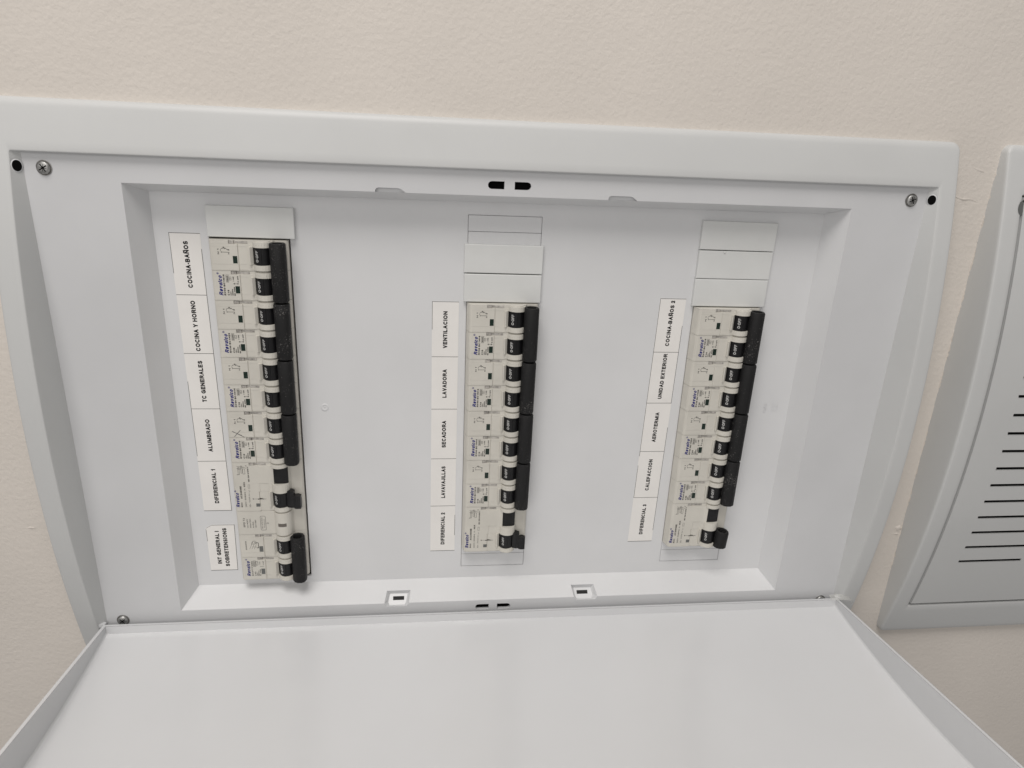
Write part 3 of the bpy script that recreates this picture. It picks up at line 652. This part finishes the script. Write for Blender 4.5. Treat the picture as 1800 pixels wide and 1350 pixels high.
for x0, x1, z0, z1 in ((-17.2, -16.4, -8.4, -3.4), (-17.4, -15.4, -4.6, -4.6), (-15.4, -14.6, -7.4, -2.2), (-14.2, -13.0, -8.0, -4.4)):
    stroke(mb, [(x0, z0), (x1, z0), (x1, z1), (x0, z1), (x0, z0)] if z0 != z1 else [(x0, z0), (x1, z0)], 0.18, h)
stroke(mb, [(-17.9, -4.0), (-12.6, -3.4)], 0.18, h); stroke(mb, [(-17.8, -2.6), (-13.4, -3.0)], 0.18, h); write(mb, "T", -17.0, -8.8, 1.0, h=h, bold=0.03); write(mb, "1 2", -11.7, -4.2, 0.7, 2.4, h=h)
ME_RPRINT = as_mesh(mb, "printing", 'greyink', flat=True)
mb = MB(); brand(mb, 0, -18.0, -32.2, 10.6); ME_RBRAND = as_mesh(mb, "brand_lettering", 'blue', flat=True)
mb = MB(); h = FH+0.02
stroke(mb, [(-9.4, -26.3), (-1.0, -26.4)], 0.18, h); stroke(mb, [(-6.4, -26.45), (-3.4, -26.1)], 0.6, h+0.02); stroke(mb, [(-5.0, -25.8), (-2.6, -26.5)], 0.4, h+0.01); stroke(mb, [(-9.4, -25.9), (-9.1, -26.6)], 0.5, h)
ME_RMARK = as_mesh(mb, "moulded_slit", 'greyink', flat=True)
mb = MB(); mb.box(-7.7, -5.2, -FH-0.03, -FH+0.3, -32.0, -29.6); ME_RIND = as_mesh(mb, "indicator", 'greyind')
def rcd(ci, mod, label):
    e = root("residual_current_device", ci, mod, label, "residual current devices in the open board")
    put(ME_RCD, "case", e); put(ME_TEST, "test_button", e); t = put(ME_RDRUM, "toggle", e); put(ME_ROFF, "toggle_lettering", t)
    put(ME_CLIP, "latch_clip", e); put(ME_RPRINT, "printing", e); put(ME_RBRAND, "brand_lettering", e); put(ME_RMARK, "moulded_slit", e); put(ME_RIND, "indicator", e)
    return e
r0 = rcd(0, 8, "beige device with test button and short lever, beside DIFERENCIAL 1, above the surge protector"); put(ME_LEVER, "lever", r0)
r1 = rcd(1, 8, "beige device with test button and short lever, beside DIFERENCIAL 2, below the LAVAVAJILLAS breaker"); put(ME_LEVER, "lever", r1)
r3 = rcd(2, 8, "beige device with test button and black cap on its lever, beside the label DIFERENCIAL 3")
cp = tie_mesh(-20.6, -33.6)
cpo = cp.build("lever_cap", 'tie', r3, smooth=True, autosmooth=50); cpo.rotation_euler.y = 0.06; cpo.location = Vector((1.6, 0, 0))*S

# surge protector and main switch ------------------------------------------
e = root("surge_protector", 0, 10, "narrow beige surge protector with a small brown window, directly above the main switch")
mb = MB()
P_SPD = LEFT+[(1.2, FH), (2.6, FH)]+arc(5.7, 158, 5)+RIGHT
for a, b, pr in ((0.1, 0.55, P_SLOT), (0.55, 17.1, P_SPD), (17.1, P-0.04, P_SLOT)): mb.prism(pr, -b, -a)
mb.build("case", 'case', e)
mb = MB(); mb.add([(DX+5.74*math.cos(t), -(DH+5.74*math.sin(t)), z) for z in (-10.3, -7.9) for t in [math.radians(118-56*i/6) for i in range(7)]], [(i, i+1, i+8, i+7) for i in range(6)])
mb.build("status_window", 'smoke', e)
mb = MB(); h = FH+0.03
write(mb, "SPD T2", -15.9, -12.0, 1.15, 6.9, h=h, bold=0.01)
for x, t_, l in ((-14.0, "Uc=400V", 6.6), (-12.2, "Imax=15kA", 6.9), (-10.4, "In=5kA", 4.6), (-8.8, "Up=1.8kV", 6.0)): write(mb, t_, x, -12.4, 0.85, l, h=h)
lp = [(-6.0, -13.9), (-5.5, -14.4), (-3.2, -14.4), (-2.7, -13.9), (-2.7, -4.3), (-3.2, -3.8), (-5.5, -3.8), (-6.0, -4.3), (-6.0, -13.9)]
stroke(mb, lp, 0.2, h); write(mb, "IGC-SPD-Bona", -4.7, -13.2, 0.7, 8.3, h=h); write(mb, "Protecció", -3.4, -12.4, 0.7, 6.4, h=h)
stroke(mb, [(-2.6, -9.2), (-1.7, -9.2), (-1.2, -8.6), (-0.8, -9.2), (-1.2, -9.8), (-1.7, -9.2)], 0.15, h)
mb.build("printing", 'greyink', e, flat=True)
e = root("main_switch", 0, 11, "beige main switch with black tie bar, beside the label INT GENERAL I SOBRETENSIONS")
e["category"] = "circuit breaker"
for k in range(2):
    put(ME_CASE, "case", e, -k*P); t = put(ME_DRUM, "toggle", e, -k*P); put(ME_OFF, "toggle_lettering", t); put(ME_CLIP, "latch_clip", e, -k*P); put(ME_GREY, "indicator", e, -k*P)
put(ME_TIE, "tie_bar", e)
mb = MB()
write(mb, "EN60898", -16.3, -11.6, 0.8, 6.6, h=h)
for dx in (0, 1.5, 3.0): stroke(mb, [(-14.6+dx, -11.2), (-13.4+dx, -8.6), (-12.6+dx, -5.6)], 0.16, h)
stroke(mb, [(-13.0, -7.4), (-12.0, -5.0), (-10.6, -5.0), (-10.6, -7.2), (-13.0, -7.4)], 0.2, h); stroke(mb, [(-10.6, -6.4), (-8.7, -6.4), (-8.7, -10.4), (-9.8, -10.4)], 0.35, h); stroke(mb, [(-12.6, -9.4), (-8.7, -9.9)], 0.16, h)
z = -P
write(mb, "BAOPT1P40EN", -13.6, z-14.6, 1.0, 11.6, h=h); write(mb, "C40", -11.7, z-14.6, 1.0, 3.2, h=h)
for x, t_, l in ((-10.6, "240V~", 3.0), (-9.7, "50/60Hz", 4.2), (-8.6, "IEC 60898", 5.4)): write(mb, t_, x, z-14.8, 0.7, l, h=h)
for x0, x1, z0, z1 in ((-13.2, -11.6, -7.2, -2.8), (-11.4, -10.2, -6.2, -3.4)): stroke(mb, [(x0, z+z0), (x1, z+z0), (x1, z+z1), (x0, z+z1), (x0, z+z0)], 0.22, h)
write(mb, "6000", -12.0, z-6.8, 0.85, 3.4, h=h); write(mb, "I ON", -8.7, z-6.0, 0.7, 2.5, h=h); write(mb, "O OFF", -6.3, z-6.4, 0.7, 3.4, h=h)
stroke(mb, [(-9.0, z-7.4), (-6.4, z-7.4)], 0.2, h)
mb.build("printing", 'greyink', e, flat=True)
mb = MB(); brand(mb, z); mb.build("brand_lettering", 'blue', e, flat=True)

# ------------------------------------------------------------------ blanking plates
def blank(ci, z0, z1, x0, x1, label, tilt=0.0, face=2.7, chip=False):
    mb = MB(); xc, zc = (x0+x1)/2, (z0+z1)/2
    rounded_box(mb, x0-xc, x1-xc, -face, -0.02, z0-zc, z1-zc, 0.45)
    mb.box(CX[ci]-21.5-xc, CX[ci]+21.5-xc, -0.1, 4.0, z0-zc+1.2, z1-zc-1.2)
    e = mb.build("blanking_plate", 'blank', None); e.location = Vector((xc, 0, zc))*S; e.rotation_euler.y = tilt
    return tag(e, label, "blanking plate", "white blanking plates above the breakers")
blank(0, 108.75, 126.6, CX[0]-22.4, CX[0]+26.6, "white blanking plate directly above the COCINA-BAÑOS breaker, the only one over that column", 0.004, 3.4)
blank(1, 91.1, 108.5, -24.75, 23.8, "upper of two white blanking plates, below a grooved knock-out strip", 0.004)
blank(1, 73.0, 90.5, -24.55, 23.6, "lower of two white blanking plates, resting on the VENTILACION breaker", 0.002)
blank(2, 109.0, 126.8, 123.2, 172.4, "topmost of three white blanking plates stacked over the COCINA-BAÑOS 2 breaker", 0.006)
b2 = blank(2, 90.75, 108.5, 123.2, 172.2, "middle of three white blanking plates stacked over the COCINA-BAÑOS 2 breaker, its edge chipped", 0.002)
blank(2, 72.7, 90.45, 123.0, 172.0, "lowest of three white blanking plates, resting on the COCINA-BAÑOS 2 breaker", 0.0)
ch = MB(); ch.add([(-9.2, -2.75, 8.6), (-7.0, -2.75, 8.6), (-7.6, -2.75, 6.8), (-8.2, -3.5, 7.8)], [(0, 1, 3), (1, 2, 3), (2, 0, 3)])
ch.build("chipped_edge", 'blank', b2)

# ------------------------------------------------------------------ paper label strips
def label_strip(tops, bots, names, label, lens, clip=False, lines=None):
    (xa, xb, zt), (xc, xd, zb) = tops, bots
    org = Vector(((xa+xb)/2, 0, zb)); e = empty("label_strip", org); tag(e, label, "label")
    n = len(names); hp_ = 0.18
    def X(t, s): return (xa+(xc-xa)*t)*(1-s)+(xb+(xd-xb)*t)*s - org.x
    def Z(t): return zt+(zb-zt)*t - org.z
    ink = MB(); w = 0.28
    for k in range(n):
        t0, t1 = k/n, (k+1)/n; pm = MB()
        q = [(X(t1, 0), Z(t1)), (X(t1, 1), Z(t1)), (X(t0, 1), Z(t0)), (X(t0, 0), Z(t0))]
        if clip: q = q[:3]+[(X(0, 0)+4.0, Z(0)), (X(0, 0), Z(0)-2.4)]
        m_ = len(q)
        pm.add([(x, -hp_, z_) for x, z_ in q]+[(x, 0.3, z_) for x, z_ in q], [tuple(range(m_))]+[(i, i+m_, (i+1) % m_+m_, (i+1) % m_) for i in range(m_)])
        pm.build("paper_cell", 'paper', e)
        tm = MB(); zm = (Z(t0)+Z(t1))/2; xm = (X(t0, .5)+X(t1, .5))/2
        nm = names[k].split("\n")
        sl_ = ((X(t0, .5)-X(t1, .5))/(Z(t0)-Z(t1)))
        for j, s_ in enumerate(nm):
            off = (j-(len(nm)-1)/2)*5.0
            write(tm, s_, xm+1.35+off, zm+lens[k][1], 2.7, lens[k][0] if j == 0 or len(lens[k]) < 3 else lens[k][2], h=hp_+0.02, bold=0.055, centre=True, mapper=lambda x, z_: (x+(z_-zm)*sl_, -hp_-0.02, z_))
        tm.build("lettering", 'ink', e, flat=True)
    h_ = hp_+0.015
    for k in range(0, n+1):
        t = k/n; d = 0.15 if k == 0 else (-0.15 if k == n else 0)
        if k == 0 and clip: stroke(ink, [(X(0, 0)+4.0, Z(0)-d), (X(0, 1), Z(0)-d)], w, h_); stroke(ink, [(X(0, 0)+4.0, Z(0)-d), (X(0, 0)+.15, Z(0)-2.5)], w*0.6, h_)
        else: stroke(ink, [(X(t, 0), Z(t)-d), (X(t, 1), Z(t)-d)], w, h_)
    for s_, t0, t1 in (lines or [(0, 0, 1), (1, 0, 1)]):
        d = 0.15 if s_ == 0 else -0.15
        stroke(ink, [(X(t0, s_)+d, Z(t0)), (X(t1, s_)+d, Z(t1))], w*0.85, h_+0.005)
    ink.build("printed_border", 'ink', e, flat=True)
label_strip((-195.3, -177.9, 110.3), (-194.0, -176.2, -72.2), ["COCINA-BAÑOS", "COCINA Y HORNO", "TC GENERALES", "ALUMBRADO", "DIFERENCIAL 1"],
            "white paper strip with COCINA-BAÑOS, COCINA Y HORNO, TC GENERALES, ALUMBRADO and DIFERENCIAL 1", [(27.5, -0.2), (31.5, -1.0), (27.2, 0), (22.6, -0.2), (25.2, 0.0)], lines=[(0, 0.0, 0.13), (0, 0.5, 0.78), (1, 0.05, 1.0)])
label_strip((-194.4, -175.6, -83.0), (-194.0, -176.3, -118.7), ["INT GENERAL I\nSOBRETENSIONS"], "small white paper label with one snipped corner reading INT GENERAL I SOBRETENSIONS",
            [(25.8, 0.3, 30.0)], clip=True, lines=[(0, 0.09, 0.35), (1, 0, 1)])
label_strip((-44.0, -27.3, 72.4), (-44.5, -27.5, -107.7), ["VENTILACION", "LAVADORA", "SECADORA", "LAVAVAJILLAS", "DIFERENCIAL 2"],
            "white paper strip with VENTILACION, LAVADORA, SECADORA, LAVAVAJILLAS and DIFERENCIAL 2", [(24.3, -0.2), (19.6, -0.2), (19.6, 0), (24.2, 0.3), (25.5, 0.0)], lines=[(0, 0.0, 0.1), (1, 0.84, 0.93)])
label_strip((102.2, 119.5, 76.9), (98.7, 116.7, -104.0), ["COCINA-BAÑOS 2", "UNIDAD EXTERIOR", "AEROTERMIA", "CALEFACCION", "DIFERENCIAL 3"],
            "slightly slanted white paper strip with COCINA-BAÑOS 2, UNIDAD EXTERIOR, AEROTERMIA, CALEFACCION and DIFERENCIAL 3", [(30.6, 1.4), (32.0, 1.0), (22.2, 0.2), (24.6, -0.2), (24.6, 0.2)], lines=[(0, 0, 0.62), (0, 0.66, 0.8), (1, 0.1, 0.4), (1, 0.5, 0.95)])

# ------------------------------------------------------------------ a loop of clear tape at the door's right hinge
tp = MB(); pts = []
for i in range(15):
    t = i/14; a = math.radians(160-175*t); pts.append((261+8.5*math.cos(a)+2*t, -19.5-7.5*math.sin(a)*0.6, -146.5+5.5*math.sin(a)-3*t))
for p in pts: tp.v += [(p[0], p[1]-2.2, p[2]), (p[0]+0.6, p[1]+3.2, p[2]+1.2)]
tp.f = [(i*2, i*2+1, i*2+3, i*2+2) for i in range(14)]
tag(tp.build("clear_tape", 'tape', None, smooth=True), "curled bit of clear tape stuck over the right end of the door hinge", "tape")
